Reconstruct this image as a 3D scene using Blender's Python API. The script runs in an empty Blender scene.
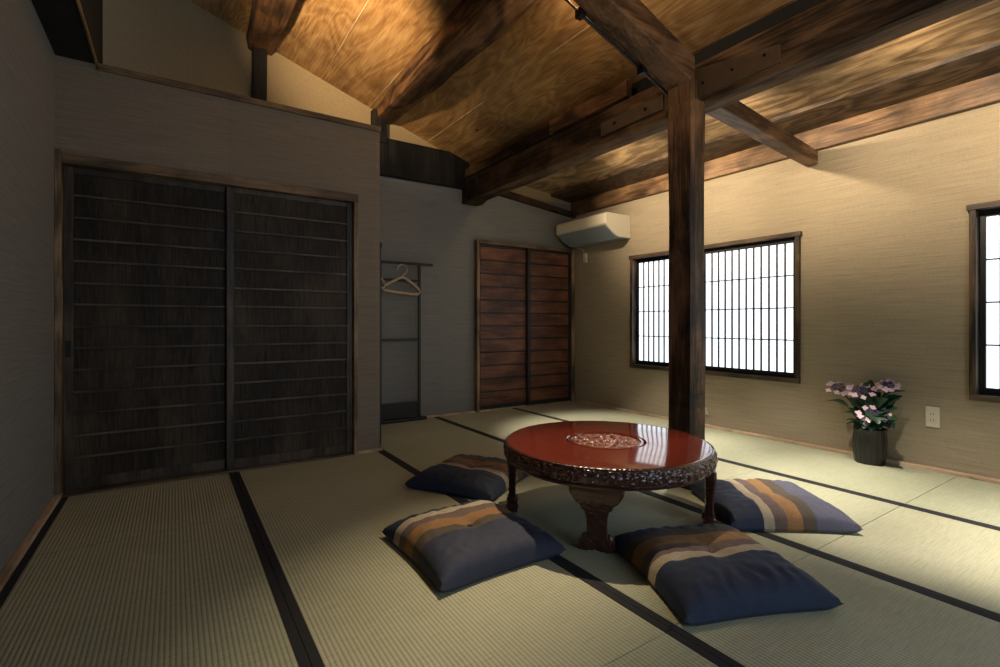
import bpy, bmesh, math, random
from mathutils import Vector, Matrix, noise

PANE = 1.75
S = 0.9                      # every length below is in eye heights; one eye height is 0.9 m
C = bpy.context.scene.collection
random.seed(7)

# ------------------------------------------------------------------ materials
def nt(name):
    m = bpy.data.materials.new(name); m.use_nodes = True
    t = m.node_tree; t.nodes.clear()
    out = t.nodes.new('ShaderNodeOutputMaterial'); b = t.nodes.new('ShaderNodeBsdfPrincipled')
    t.links.new(b.outputs[0], out.inputs[0])
    return m, t, b
def node(t, kind, **kw):
    n = t.nodes.new(kind)
    for k, v in kw.items():
        if k.startswith('i_'):
            key = k[2:]
            n.inputs[int(key) if key.isdigit() else key.replace('_', ' ')].default_value = v
        else: setattr(n, k, v)
    return n
def ramp(t, stops, src, interp='LINEAR'):
    r = t.nodes.new('ShaderNodeValToRGB'); r.color_ramp.interpolation = interp
    e = r.color_ramp.elements
    while len(e) < len(stops): e.new(0.5)
    for i, (p, c) in enumerate(stops):
        e[i].position = p; e[i].color = (c[0], c[1], c[2], 1)
    t.links.new(src, r.inputs[0]); return r.outputs[0]
def coords(t, scale, rand=True, rot=(0, 0, 0)):
    tc = t.nodes.new('ShaderNodeTexCoord'); src = tc.outputs['Object']
    if rand:
        oi = t.nodes.new('ShaderNodeObjectInfo')
        mu = node(t, 'ShaderNodeMath', operation='MULTIPLY', i_1=37.0); t.links.new(oi.outputs['Random'], mu.inputs[0])
        ad = node(t, 'ShaderNodeVectorMath', operation='ADD'); t.links.new(src, ad.inputs[0]); t.links.new(mu.outputs[0], ad.inputs[1])
        src = ad.outputs[0]
    mp = node(t, 'ShaderNodeMapping'); mp.inputs['Scale'].default_value = scale; mp.inputs['Rotation'].default_value = rot
    t.links.new(src, mp.inputs[0]); return mp.outputs[0]
def tex_noise(t, vec, scale=1.0, detail=4, rough=.55, dist=0.0):
    n = node(t, 'ShaderNodeTexNoise'); n.inputs['Scale'].default_value = scale; n.inputs['Detail'].default_value = detail
    n.inputs['Roughness'].default_value = rough; n.inputs['Distortion'].default_value = dist
    t.links.new(vec, n.inputs['Vector']); return n.outputs[0]
def bump(t, b, h, strength, dist=.002):
    n = node(t, 'ShaderNodeBump'); n.inputs['Strength'].default_value = strength; n.inputs['Distance'].default_value = dist
    t.links.new(h, n.inputs['Height']); t.links.new(n.outputs[0], b.inputs['Normal']); return n
def mix(t, a, b_, fac, mode='MULTIPLY'):
    n = node(t, 'ShaderNodeMix', data_type='RGBA', blend_type=mode)
    if isinstance(fac, (int, float)): n.inputs[0].default_value = fac
    else: t.links.new(fac, n.inputs[0])
    for k, x in ((6, a), (7, b_)):
        if isinstance(x, tuple): n.inputs[k].default_value = (*x, 1)
        else: t.links.new(x, n.inputs[k])
    return n.outputs[2]
def math_(t, op, a, b_=None):
    n = node(t, 'ShaderNodeMath', operation=op)
    for k, x in ((0, a), (1, b_)):
        if x is None: continue
        if isinstance(x, (int, float)): n.inputs[k].default_value = x
        else: t.links.new(x, n.inputs[k])
    return n.outputs[0]
def plain(name, col, rough=.5, metal=0., var=.12, vs=30, coat=0., bs=.15):
    m, t, b = nt(name)
    v = coords(t, (1, 1, 1)); n = tex_noise(t, v, vs, 5)
    t.links.new(ramp(t, [(.3, tuple(c * (1 - var) for c in col)), (.7, tuple(min(1, c * (1 + var)) for c in col))], n), b.inputs['Base Color'])
    b.inputs['Roughness'].default_value = rough; b.inputs['Metallic'].default_value = metal
    b.inputs['Coat Weight'].default_value = coat
    if bs: bump(t, b, n, bs, .001)
    return m
def wood(name, dark, light, axis='Y', rough=.55, fine=70, rings=7, ringscale=1.6, bs=.3, spec=.4, stain=.5):
    """grain running along one axis: contour rings of a stretched noise, fine fibres and old stains"""
    m, t, b = nt(name)
    i = 'XYZ'.index(axis)
    st = [1, 1, 1]; st[i] = .28
    v = coords(t, tuple(st))
    n1 = tex_noise(t, v, ringscale * 2.2, 2, .5, .4)
    w = math_(t, 'SINE', math_(t, 'MULTIPLY', n1, rings * 6.283))
    st2 = [1, 1, 1]; st2[i] = .07
    v2 = coords(t, tuple(st2)); n2 = tex_noise(t, v2, fine, 5, .65)
    v3 = coords(t, (1, 1, 1)); n3 = tex_noise(t, v3, 2.6, 6, .65, .6)
    f = math_(t, 'ADD', math_(t, 'MULTIPLY', w, .16), n2)
    mid = tuple((a + c) / 2 for a, c in zip(dark, light))
    c1 = ramp(t, [(.32, dark), (.5, mid), (.70, light)], f)
    c2 = ramp(t, [(.38, (1 - stain,) * 3), (.56, (1, 1, 1))], n3)
    st3 = [1, 1, 1]; st3[i] = .07
    n4 = tex_noise(t, coords(t, tuple(st3)), fine * .45, 3, .7, .5)
    c3 = ramp(t, [(.30, (.25, .22, .2)), (.40, (1, 1, 1)), (.62, (1, 1, 1)), (.74, (1.35, 1.3, 1.25))], n4)
    t.links.new(mix(t, mix(t, c1, c2, 1.0), c3, .8), b.inputs['Base Color'])
    b.inputs['Roughness'].default_value = rough; b.inputs['Specular IOR Level'].default_value = spec
    bump(t, b, n2, bs, .002)
    return m
def plywood(name):
    m, t, b = nt(name)
    v = coords(t, (1.5, .42, 1.5), rand=False)
    n1 = tex_noise(t, v, 1.5, 2.0, .45, 1.3)
    w = math_(t, 'SINE', math_(t, 'MULTIPLY', n1, 85.))
    v2 = coords(t, (1, .06, 1), rand=False); n2 = tex_noise(t, v2, 90, 5, .65)
    v3 = coords(t, (1, .7, 1), rand=False); n3 = tex_noise(t, v3, 2.2, 5, .6, .8)
    f = math_(t, 'ADD', math_(t, 'MULTIPLY', w, .10), n2)
    c1 = ramp(t, [(.22, (.25, .12, .04)), (.5, (.44, .24, .085)), (.8, (.62, .39, .17))], f)
    c2 = ramp(t, [(.32, (.45, .42, .38)), (.6, (1, 1, 1))], n3)
    vo = node(t, 'ShaderNodeTexVoronoi'); vo.inputs['Scale'].default_value = 1.9; t.links.new(coords(t, (1, .8, 1), rand=False), vo.inputs['Vector'])
    kn = ramp(t, [(.0, (.02, .01, .005)), (.018, (.05, .03, .02)), (.03, (1, 1, 1))], vo.outputs['Distance'])
    t.links.new(mix(t, mix(t, c1, c2, 1.), kn, 1.), b.inputs['Base Color'])
    b.inputs['Roughness'].default_value = .55; bump(t, b, f, .12, .001)
    return m
def grasscloth(name, col, flip=False):
    m, t, b = nt(name)
    tc = t.nodes.new('ShaderNodeTexCoord')
    sx = node(t, 'ShaderNodeSeparateXYZ'); t.links.new(tc.outputs['Object'], sx.inputs[0])
    u = math_(t, 'ADD', sx.outputs[0], sx.outputs[1])
    cb = node(t, 'ShaderNodeCombineXYZ'); t.links.new(math_(t, 'MULTIPLY', u, 3.2), cb.inputs[0]); t.links.new(math_(t, 'MULTIPLY', sx.outputs[2], 95.), cb.inputs[1])
    n = tex_noise(t, cb.outputs[0], 1., 5, .7)
    cb2 = node(t, 'ShaderNodeCombineXYZ'); t.links.new(math_(t, 'MULTIPLY', u, 60.), cb2.inputs[0]); t.links.new(math_(t, 'MULTIPLY', sx.outputs[2], 220.), cb2.inputs[1])
    n2 = tex_noise(t, cb2.outputs[0], 1., 3, .6)
    cb3 = node(t, 'ShaderNodeCombineXYZ'); t.links.new(math_(t, 'MULTIPLY', u, 260.), cb3.inputs[0]); t.links.new(math_(t, 'MULTIPLY', sx.outputs[2], 14.), cb3.inputs[1])
    n3 = tex_noise(t, cb3.outputs[0], 1., 2, .6)
    # panels 0.92 m wide, each drop of paper a touch different
    pan = math_(t, 'FLOOR', math_(t, 'DIVIDE', u, .92))
    wn = node(t, 'ShaderNodeTexWhiteNoise', noise_dimensions='1D'); t.links.new(pan, wn.inputs['W'])
    f = math_(t, 'ADD', math_(t, 'ADD', math_(t, 'MULTIPLY', n, .55), math_(t, 'MULTIPLY', n2, .3)), math_(t, 'MULTIPLY', n3, .15))
    c = ramp(t, [(.32, tuple(k * .68 for k in col)), (.5, col), (.66, tuple(min(1, k * 1.24) for k in col))], f)
    c = mix(t, c, ramp(t, [(0, (.93,) * 3), (1, (1, 1, 1))], wn.outputs[0]), 1.)
    t.links.new(c, b.inputs['Base Color']); b.inputs['Roughness'].default_value = .75; b.inputs['Specular IOR Level'].default_value = .25
    bump(t, b, f, .35, .002)
    return m
def tatami_mat_(name):
    m, t, b = nt(name)
    tc = t.nodes.new('ShaderNodeTexCoord'); sx = node(t, 'ShaderNodeSeparateXYZ'); t.links.new(tc.outputs['Object'], sx.inputs[0])
    rib = math_(t, 'ABSOLUTE', math_(t, 'SINE', math_(t, 'MULTIPLY', sx.outputs[0], math.pi / .0135)))
    oi = t.nodes.new('ShaderNodeObjectInfo')
    v = coords(t, (14, 420, 1)); n = tex_noise(t, v, 1., 3, .6)
    v3 = coords(t, (1, 1, 1)); n3 = tex_noise(t, v3, 2.2, 4, .6)
    f = math_(t, 'ADD', math_(t, 'MULTIPLY', rib, .34), math_(t, 'MULTIPLY', n, .66))
    c = ramp(t, [(.16, (.17, .165, .10)), (.42, (.37, .36, .25)), (.75, (.53, .52, .39))], f)
    c = mix(t, c, ramp(t, [(.3, (.86, .88, .84)), (.7, (1, 1, 1))], n3), 1.)
    c = mix(t, c, ramp(t, [(0, (.9, .93, .9)), (1, (1, .98, .94))], oi.outputs['Random']), 1.)
    t.links.new(c, b.inputs['Base Color']); b.inputs['Roughness'].default_value = .62; b.inputs['Specular IOR Level'].default_value = .35
    bump(t, b, math_(t, 'ADD', rib, math_(t, 'MULTIPLY', n, .4)), .55, .0018)
    return m
def fabric_stripes(e0, end):
    m, t, b = nt('striped_cotton')
    tc = t.nodes.new('ShaderNodeTexCoord'); sx = node(t, 'ShaderNodeSeparateXYZ'); t.links.new(tc.outputs['Object'], sx.inputs[0])
    y = math_(t, 'ADD', math_(t, 'DIVIDE', sx.outputs[1], .62 * S), .5)
    navy = (.013, .024, .058); cream = (.42, .34, .24); mauve = (.13, .085, .07); ochre = (.27, .135, .045); olive = (.075, .055, .035); slate = end
    c = ramp(t, [(0, navy), (e0, cream), (e0 + .085, mauve), (e0 + .18, ochre), (e0 + .30, olive), (e0 + .40, slate)], y, 'CONSTANT')
    n = tex_noise(t, coords(t, (220, 220, 220)), 1., 3, .6)
    n2 = tex_noise(t, coords(t, (1, 1, 1)), 7, 4, .6)
    c = mix(t, c, ramp(t, [(.25, (.6,) * 3), (.75, (1.25,) * 3)], n), 1.)
    c = mix(t, c, ramp(t, [(.3, (.85,) * 3), (.7, (1.1,) * 3)], n2), 1.)
    t.links.new(c, b.inputs['Base Color']); b.inputs['Roughness'].default_value = .78; b.inputs['Sheen Weight'].default_value = .06
    b.inputs['Sheen Roughness'].default_value = .4
    bump(t, b, n, .25, .001)
    return m
def paper():
    m, t, b = nt('shoji_paper')
    n = tex_noise(t, coords(t, (1, 1, 1)), 3, 4)
    b.inputs['Base Color'].default_value = (.85, .87, .9, 1); b.inputs['Roughness'].default_value = .9
    t.links.new(ramp(t, [(.2, (.78, .88, 1.)), (.8, (.86, .94, 1.))], n), b.inputs['Emission Color'])
    b.inputs['Emission Strength'].default_value = PANE
    return m

M = {}
M['tatami'] = tatami_mat_('tatami_rush')
M['tatami_edge'] = plain('black_tatami_cloth', (.010, .011, .014), .85, var=.3, vs=260, bs=.3)
M['wall_warm'] = grasscloth('grasscloth_right', (.33, .27, .185))
M['wall_grey'] = grasscloth('grasscloth_grey', (.185, .18, .168))
M['wall_brown'] = grasscloth('grasscloth_brown', (.235, .19, .14))
M['plaster'] = plain('ochre_plaster', (.30, .22, .115), .9, var=.07, vs=40, bs=.2)
M['ply'] = plywood('plywood_ceiling')
M['old_dark'] = wood('sooted_beam', (.028, .016, .009), (.14, .080, .042), 'Y', .75, 60, 4, 1.2, 1., spec=.2)
M['old_dark_x'] = wood('sooted_beam_x', (.014, .009, .006), (.07, .038, .02), 'X', .8, 60, 4, 1.2, .8, spec=.2)
M['old_brown'] = wood('old_brown_timber', (.05, .022, .009), (.24, .115, .05), 'Y', .5, 70, 5, 1.4, .6)
M['log'] = wood('log_purlin', (.05, .024, .011), (.25, .125, .055), 'Y', .7, 50, 5, 1.6, 1., spec=.25)
M['rafter'] = wood('brown_rafter', (.06, .028, .013), (.25, .13, .062), 'X', .5, 70, 5, 1.4, .5)
M['post'] = wood('post_timber', (.035, .017, .009), (.22, .115, .055), 'Z', .5, 70, 4, 1.5, 1., stain=.8)
M['board'] = wood('pale_ceiling_board', (.16, .095, .045), (.42, .29, .155), 'Y', .45, 60, 6, 1.6, .3)
M['board_dark'] = wood('dark_ceiling_board', (.025, .015, .009), (.12, .075, .04), 'Y', .5, 60, 9, 2.2, .3)
M['board_brown'] = wood('brown_wall_plate', (.10, .05, .022), (.27, .155, .075), 'Y', .5, 70, 5, 1.3, .3)
M['batten'] = wood('pale_batten', (.22, .13, .06), (.45, .30, .15), 'Y', .5)
M['soot'] = wood('sooted_timber', (.006, .0055, .005), (.020, .017, .014), 'Z', .6, 50, 4, 1.2, .6, spec=.2)
M['pale_seam'] = wood('pale_seam', (.42, .30, .16), (.70, .52, .30), 'Y', .6, stain=.2)
M['black_gap'] = plain('black_soffit_and_gap_shade', (.006, .006, .007), .8)  # soffit beam colour, also the painted shade of the ceiling gap
M['door_dark'] = wood('dark_cedar_panel', (.026, .019, .013), (.085, .060, .038), 'Z', .6, 120, 2, 1.2, .4, spec=.2, stain=.3)
M['door_batten'] = wood('dark_batten', (.05, .036, .024), (.15, .105, .065), 'X', .5, 90, 4, 1.4, .3)
M['door_stile'] = wood('dark_stile', (.03, .022, .014), (.11, .075, .046), 'Z', .5, 90, 4, 1.4, .3)
M['casing'] = wood('old_casing', (.10, .065, .034), (.36, .24, .13), 'Z', .55, 70, 4, 1.6, .5)
M['casing_x'] = wood('old_casing_x', (.07, .045, .024), (.24, .155, .08), 'X', .55, 70, 4, 1.6, .5)
M['red_panel'] = wood('red_cedar_panel', (.075, .028, .014), (.19, .075, .036), 'X', .5, 80, 4, 1.3, .4, stain=.35)
M['black'] = plain('black_lacquered_wood', (.006, .006, .007), .5, var=.2, bs=.1)
M['win_wood'] = wood('window_casing_wood', (.03, .02, .014), (.13, .085, .055), 'Y', .45, 80, 4, 1.4, .4)
M['win_wood_z'] = wood('window_casing_wood_z', (.03, .02, .014), (.15, .10, .062), 'Z', .45, 80, 4, 1.4, .4)
M['lattice'] = plain('shoji_lattice', (.07, .07, .075), .6, var=.15)
M['paper'] = paper()
M['strip'] = wood('pale_floor_strip', (.42, .29, .18), (.66, .48, .32), 'Y', .4, 90, 4, 1.4, .2, stain=.3)
M['white'] = plain('cream_plastic', (.62, .56, .44), .35, var=.03, bs=0)
M['grey_plastic'] = plain('grey_blue_plastic', (.20, .23, .25), .4, var=.04, bs=0)
M['hole'] = plain('dark_hole', (.01, .01, .01), .8, bs=0)
M['iron'] = plain('black_iron', (.01, .01, .012), .4, metal=.6)
M['plate'] = plain('painted_plate', (.075, .048, .030), .5, var=.2, vs=14, bs=.2)
M['plaster_plate'] = plain('wall_plate_white', (.55, .5, .42), .4, var=.03, bs=0)
M['pot'] = plain('black_glazed_pot', (.007, .007, .008), .3, var=.2)
M['leaf'] = plain('dark_green_leaf', (.022, .055, .026), .42, var=.5, vs=12)
M['stem'] = plain('green_stem', (.06, .09, .03), .6)
M['petal'] = plain('pink_sepal', (.66, .46, .52), .6, var=.2, vs=60)
M['bud'] = plain('violet_bud', (.07, .055, .13), .6, var=.4, vs=80)
M['hanger'] = plain('tan_hanger', (.5, .36, .24), .4, var=.15)
M['metal'] = plain('rack_glint', (.6, .6, .58), .25, metal=1., var=.05, bs=0)  # pale colour for the painted glints on the clothes rack
def lacquer(name, col, rough, relief=0):
    m, t, b = nt(name)
    n = tex_noise(t, coords(t, (1, 1, 1)), 5, 4)
    t.links.new(ramp(t, [(.3, tuple(c * .85 for c in col)), (.7, tuple(c * 1.1 for c in col))], n), b.inputs['Base Color'])
    b.inputs['Roughness'].default_value = rough; b.inputs['Coat Weight'].default_value = .5; b.inputs['Coat Roughness'].default_value = .06
    if relief:
        vo = node(t, 'ShaderNodeTexVoronoi'); vo.inputs['Scale'].default_value = 75
        t.links.new(coords(t, (1, 1, 1)), vo.inputs['Vector'])
        bump(t, b, vo.outputs['Distance'], relief, .004)
    return m
M['lacquer'] = lacquer('red_lacquer', (.145, .024, .014), .10)
M['carved'] = lacquer('carved_dark_lacquer', (.045, .013, .009), .28, .5)
M['medallion'] = lacquer('carved_medallion', (.25, .10, .075), .3, .35)


# ------------------------------------------------------------------ mesh helpers
class MB:
    """collects shapes (in eye heights) and links them as ONE mesh object"""
    def __init__(s): s.v = []; s.f = []; s.smooth = False
    def add(s, vs, fs):
        o = len(s.v); s.v += [tuple(v) for v in vs]; s.f += [tuple(i + o for i in f) for f in fs]; return s
    def box(s, x0, x1, y0, y1, z0, z1):
        vs = [(x, y, z) for z in (z0, z1) for y in (y0, y1) for x in (x0, x1)]
        return s.add(vs, [(0, 2, 3, 1), (4, 5, 7, 6), (0, 1, 5, 4), (2, 6, 7, 3), (0, 4, 6, 2), (1, 3, 7, 5)])
    def prism(s, pts, axis, a, b):
        """closed outline pts (in the two other axes, in order) run from a to b along axis"""
        def mk(p, t):
            return {'x': (t, p[0], p[1]), 'y': (p[0], t, p[1]), 'z': (p[0], p[1], t)}[axis]
        n = len(pts)
        return s.add([mk(p, a) for p in pts] + [mk(p, b) for p in pts],
                     [tuple(range(n))[::-1], tuple(range(n, 2 * n))] + [(i, (i + 1) % n, n + (i + 1) % n, n + i) for i in range(n)])
    def tube(s, path, r, n=10, caps=True):
        path = [Vector(p) for p in path]; rings = []
        for i, p in enumerate(path):
            d = (path[min(i + 1, len(path) - 1)] - path[max(i - 1, 0)]).normalized()
            a = d.cross(Vector((0, 0, 1)));
            if a.length < .05: a = d.cross(Vector((0, 1, 0)))
            a.normalize(); b = d.cross(a); rr = r[i] if isinstance(r, (list, tuple)) else r
            rings.append([p + (a * math.cos(k * 2 * math.pi / n) + b * math.sin(k * 2 * math.pi / n)) * rr for k in range(n)])
        return s.loft(rings, caps)
    def loft(s, rings, caps=True, closed=True):
        n = len(rings[0]); vs = [v for r in rings for v in r]; fs = []
        for i in range(len(rings) - 1):
            for k in range(n if closed else n - 1):
                fs.append((i * n + k, i * n + (k + 1) % n, (i + 1) * n + (k + 1) % n, (i + 1) * n + k))
        if caps: fs += [tuple(range(n))[::-1], tuple((len(rings) - 1) * n + k for k in range(n))]
        return s.add(vs, fs)
    def lathe(s, prof, cx, cy, n=48, relief=None):
        rings = []
        for (r, z) in prof:
            ring = []
            for k in range(n):
                a = k * 2 * math.pi / n; rr = r + (relief(a, r, z) if relief else 0)
                ring.append((cx + rr * math.cos(a), cy + rr * math.sin(a), z))
            rings.append(ring)
        return s.loft(rings, True)
    def build(s, name, mat, parent=None, origin=None, bevel=0, smooth=False, sub=0):
        me = bpy.data.meshes.new(name)
        if origin is None:
            if parent is not None: origin = Vector(parent['o_'])
            else: origin = Vector((0, 0, 0))
        origin = Vector(origin)
        me.from_pydata([(Vector(v) - origin) * S for v in s.v], [], s.f); me.update()
        bm = bmesh.new(); bm.from_mesh(me); bmesh.ops.recalc_face_normals(bm, faces=bm.faces)
        if smooth:
            for e in bm.edges:
                if len(e.link_faces) == 2 and e.calc_face_angle(0) > .6: e.smooth = False
        bm.to_mesh(me); bm.free()
        if smooth:
            for p in me.polygons: p.use_smooth = True
        me.materials.append(mat)
        o = bpy.data.objects.new(name, me); C.objects.link(o)
        o['o_'] = tuple(origin)
        if parent is not None:
            o.parent = parent; o.location = (origin - Vector(parent['o_'])) * S
        else: o.location = origin * S
        if bevel:
            b = o.modifiers.new('bevel', 'BEVEL'); b.width = bevel * S; b.segments = 2; b.limit_method = 'ANGLE'
        if sub:
            b = o.modifiers.new('sub', 'SUBSURF'); b.levels = sub; b.render_levels = sub
        return o
def tag(o, label=None, cat=None, group=None, kind=None):
    if label: o['label'] = label
    if cat: o['category'] = cat
    if group: o['group'] = group
    if kind: o['kind'] = kind
    return o
def empty(name, loc):
    o = bpy.data.objects.new(name, None); C.objects.link(o); o.location = Vector(loc) * S; o['o_'] = tuple(loc)
    o.empty_display_size = .1
    return o
def struct(o, label=None, cat=None): return tag(o, label, cat, kind='structure')
def box(*a): return MB().box(*a)

# ------------------------------------------------------------------ room shell
XL, XR, YC, YB, YF = -.571, 4.325, 3.785, 4.83, -1.7
ZC = 2.545
def roof(x): return 3.711 - .342 * x
struct(box(XL - .15, XR + .15, YF - .15, YB + .15, -.20, -.06).build('floor', M['strip']), 'wooden sub floor under the tatami mats', 'floor')
W1 = (2.045, 3.855, .508, 1.757)     # window 1 opening: y0 y1 z0 z1
W2 = (-.80, 1.002, .508, 1.765)
w = MB()
x0, x1 = XR, XR + .12
w.box(x0, x1, YF, W2[0] + .03, -.06, 2.8); w.box(x0, x1, W2[1] - .03, W1[0] + .03, -.06, 2.8); w.box(x0, x1, W1[1] - .03, YB + .12, -.06, 2.8)
for W in (W1, W2):
    w.box(x0, x1, W[0] + .03, W[1] - .03, -.06, W[2] + .03); w.box(x0, x1, W[0] + .03, W[1] - .03, W[3] - .03, 2.8)
struct(w.build('wall_right', M['wall_warm']), 'grasscloth papered wall with two paper screen windows', 'wall')
struct(box(XL - .12, XL, YF, YB + .12, -.06, ZC).build('wall_left', M['wall_grey']), 'grey grasscloth wall at the left edge', 'wall')
struct(box(XL, XR, YF - .12, YF, -.06, 4.1).build('wall_front', M['wall_grey']))
struct(box(XL, XR, YB, YB + .12, -.06, 2.53).build('wall_back', M['wall_grey']), 'grey grasscloth wall with slatted sliding doors and clothes rack', 'wall')
# plaster gable above, in the same plane as the back wall
g = MB().prism([(XL - .12, 2.3), (2.74, 2.3), (2.74, roof(2.74) + .05), (XL - .12, roof(XL - .12) + .05)], 'y', YB + .005, YB + .12)
g.prism([(2.74, 2.3), (XR, 2.3), (XR, 2.75), (2.74, 2.9)], 'y', YB + .005, YB + .12)
struct(g.build('wall_gable', M['plaster']), 'ochre plaster gable above the closet and back wall', 'wall')
# closet front with door opening
cx0, cx1, cz = -.555, 1.150, 1.935
c = MB(); c.box(XL, cx0, YC, YC + .06, -.06, ZC); c.box(cx1, 1.357, YC, YC + .06, -.06, ZC); c.box(cx0, cx1, YC, YC + .06, cz, ZC)
struct(c.build('wall_closet', M['wall_brown']), 'grasscloth closet front around the wide dark sliding doors', 'wall')
struct(box(1.297, 1.357, YC + .06, YB, -.06, ZC).build('wall_closet_side', M['wall_grey']))
struct(box(XL, 1.36, YC + .06, YB, ZC - .05, ZC - .002).build('ceiling_closet', M['old_dark_x']))
t_ = MB().box(-.383, 1.362, YC - .018, YC + .02, ZC - .035, ZC + .004)
struct(t_.build('trim_1', M['casing_x'], bevel=.003), 'thin brown ledge trim along the closet top', 'trim')
# dark soffit beam above the left wall
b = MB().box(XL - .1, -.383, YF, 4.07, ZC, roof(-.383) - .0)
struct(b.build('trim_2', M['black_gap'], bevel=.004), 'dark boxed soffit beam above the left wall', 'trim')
struct(box(-.390, -.379, YF, 3.80, ZC - .006, ZC + .010).build('trim_3', M['batten']), 'thin pale edge strip along the dark soffit', 'trim')
# plywood roof plane
r = MB().prism([(XL - .15, roof(XL - .15)), (2.86, roof(2.86)), (2.86, roof(2.86) + .05), (XL - .15, roof(XL - .15) + .05)], 'y', YF - .1, YB + .12)
ceil = struct(r.build('ceiling', M['ply']), 'sloping plywood ceiling with swirling grain', 'ceiling')
for xs, wd in ((1.160, .004), (1.618, .007), (2.255, .005), (.10, .004)):
    s_ = MB().prism([(xs, roof(xs) - .004), (xs + wd, roof(xs + wd) - .004), (xs + wd, roof(xs + wd) + .01), (xs, roof(xs) + .01)], 'y', YF, YB)
    s_.build('seam_strip', M['pale_seam'], ceil)
# lower plank ceiling to the right of the big beam
def low(x): return 2.585 + .112 * (4.28 - x)
r = MB().prism([(2.80, low(2.80)), (3.955, low(3.955)), (3.955, low(3.955) + .04), (2.80, low(2.80) + .04)], 'y', YF, YB)
lc = struct(r.build('ceiling_lower', M['board']), 'pale wide boards of the lower ceiling', 'ceiling')
r = MB().prism([(3.945, low(3.945) - .03), (4.34, low(4.34) - .03), (4.34, low(4.34) + .03), (3.945, low(3.945) + .03)], 'y', YF, YB)
r.build('dark_board', M['board_dark'], lc, bevel=.004)
MB().box(3.30, 3.317, YF, YB, low(3.31) - .004, low(3.31) + .01).build('seam_strip', M['board_dark'], lc)
struct(box(4.275, XR, YF, YB, 2.388, low(4.3) - .005).build('trim_4', M['board_brown'], bevel=.004), 'brown wall plate board above the right wall', 'trim')
# black strip closes the gap between the two ceilings and paints its shade
struct(box(2.815, 2.86, YF, YB, 2.60, 2.76).build('trim_5', M['black_gap']), 'black strip closing the gap above the big beam, painted as its shade', 'trim')

# floor strips (tatami edging boards)
struct(box(4.285, XR, YF, YB - .0, -.06, .022).build('baseboard_right', M['strip'], bevel=.003), 'pale wooden floor strip along the right wall', 'baseboard')
struct(box(1.357, 4.285, 4.79, YB, -.06, .018).build('baseboard_back', M['strip'], bevel=.003), 'pale wooden floor strip along the back wall', 'baseboard')
struct(box(XL, XL + .032, YF, YC, -.06, .020).build('baseboard_left', M['strip'], bevel=.003), 'pale wooden floor strip along the left wall', 'baseboard')
struct(box(1.155, 1.372, YC - .03, YC, -.06, .018).build('baseboard_closet', M['strip'], bevel=.003), 'short pale floor strip at the closet corner', 'baseboard')
struct(box(cx0, cx1, YC - .03, YC + .06, -.06, .012).build('trim_6', M['door_batten'], bevel=.003), 'dark threshold under the closet doors', 'trim')

# ------------------------------------------------------------------ tatami mats
cols = [(-.539, .336), (.336, 1.357), (1.357, 2.338), (2.338, 3.351), (3.351, 4.285)]
ends = [3.755, 3.755, 4.79, 4.79, 4.79]
rows = [[(2.88, 3.755), (.88, 2.88), (YF, .88)], [(1.04, 3.755), (YF, 1.04)],
        [(2.98, 4.79), (1.05, 2.98), (YF, 1.05)], [(2.86, 4.79), (1.86, 2.86), (1.055, 1.86), (YF, 1.055)], [(3.06, 4.79), (1.055, 3.06), (YF, 1.055)]]
mat_labels = [['short tatami mat against the left closet door', 'long tatami mat beside the left wall', None],
              ['tatami mat reaching from the closet doors to the two nearest cushions', 'nearest tatami mat at the bottom centre edge'],
              ['tatami mat in front of the black clothes rack', 'tatami mat under the left side of the round table', 'tatami mat under the front cushion near the camera'],
              ['tatami mat in front of the red slatted doors', 'tatami mat beside the round table with the timber post on it', 'narrow tatami mat under the right hand cushion', 'tatami mat at the bottom right corner'],
              ['tatami mat in the far right corner below the air conditioner', 'tatami mat with the flower pot against the right wall', 'tatami mat below the right edge window']]
for ci, (a, b) in enumerate(cols):
    for ri, (y0, y1) in enumerate(rows[ci]):
        ew = .031
        root = empty('tatami_mat', ((a + b) / 2, (y0 + y1) / 2, -.058))
        MB().box(a + .001, b - .001, y0 + .0014, y1 - .0014, -.058, 0).build('rush_mat', M['tatami'], root, bevel=.0012)
        MB().box(a + .001, a + ew, y0 + .0014, y1 - .0014, -.03, .0022).build('edge_band', M['tatami_edge'], root)
        if not (ci == 4):
            MB().box(b - ew, b - .001, y0 + .0014, y1 - .0014, -.03, .0022).build('edge_band', M['tatami_edge'], root)
        tag(root, mat_labels[ci][ri] or 'tatami mat beside the left wall behind the viewer', 'tatami mat', 'tatami mats covering the floor')

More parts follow.
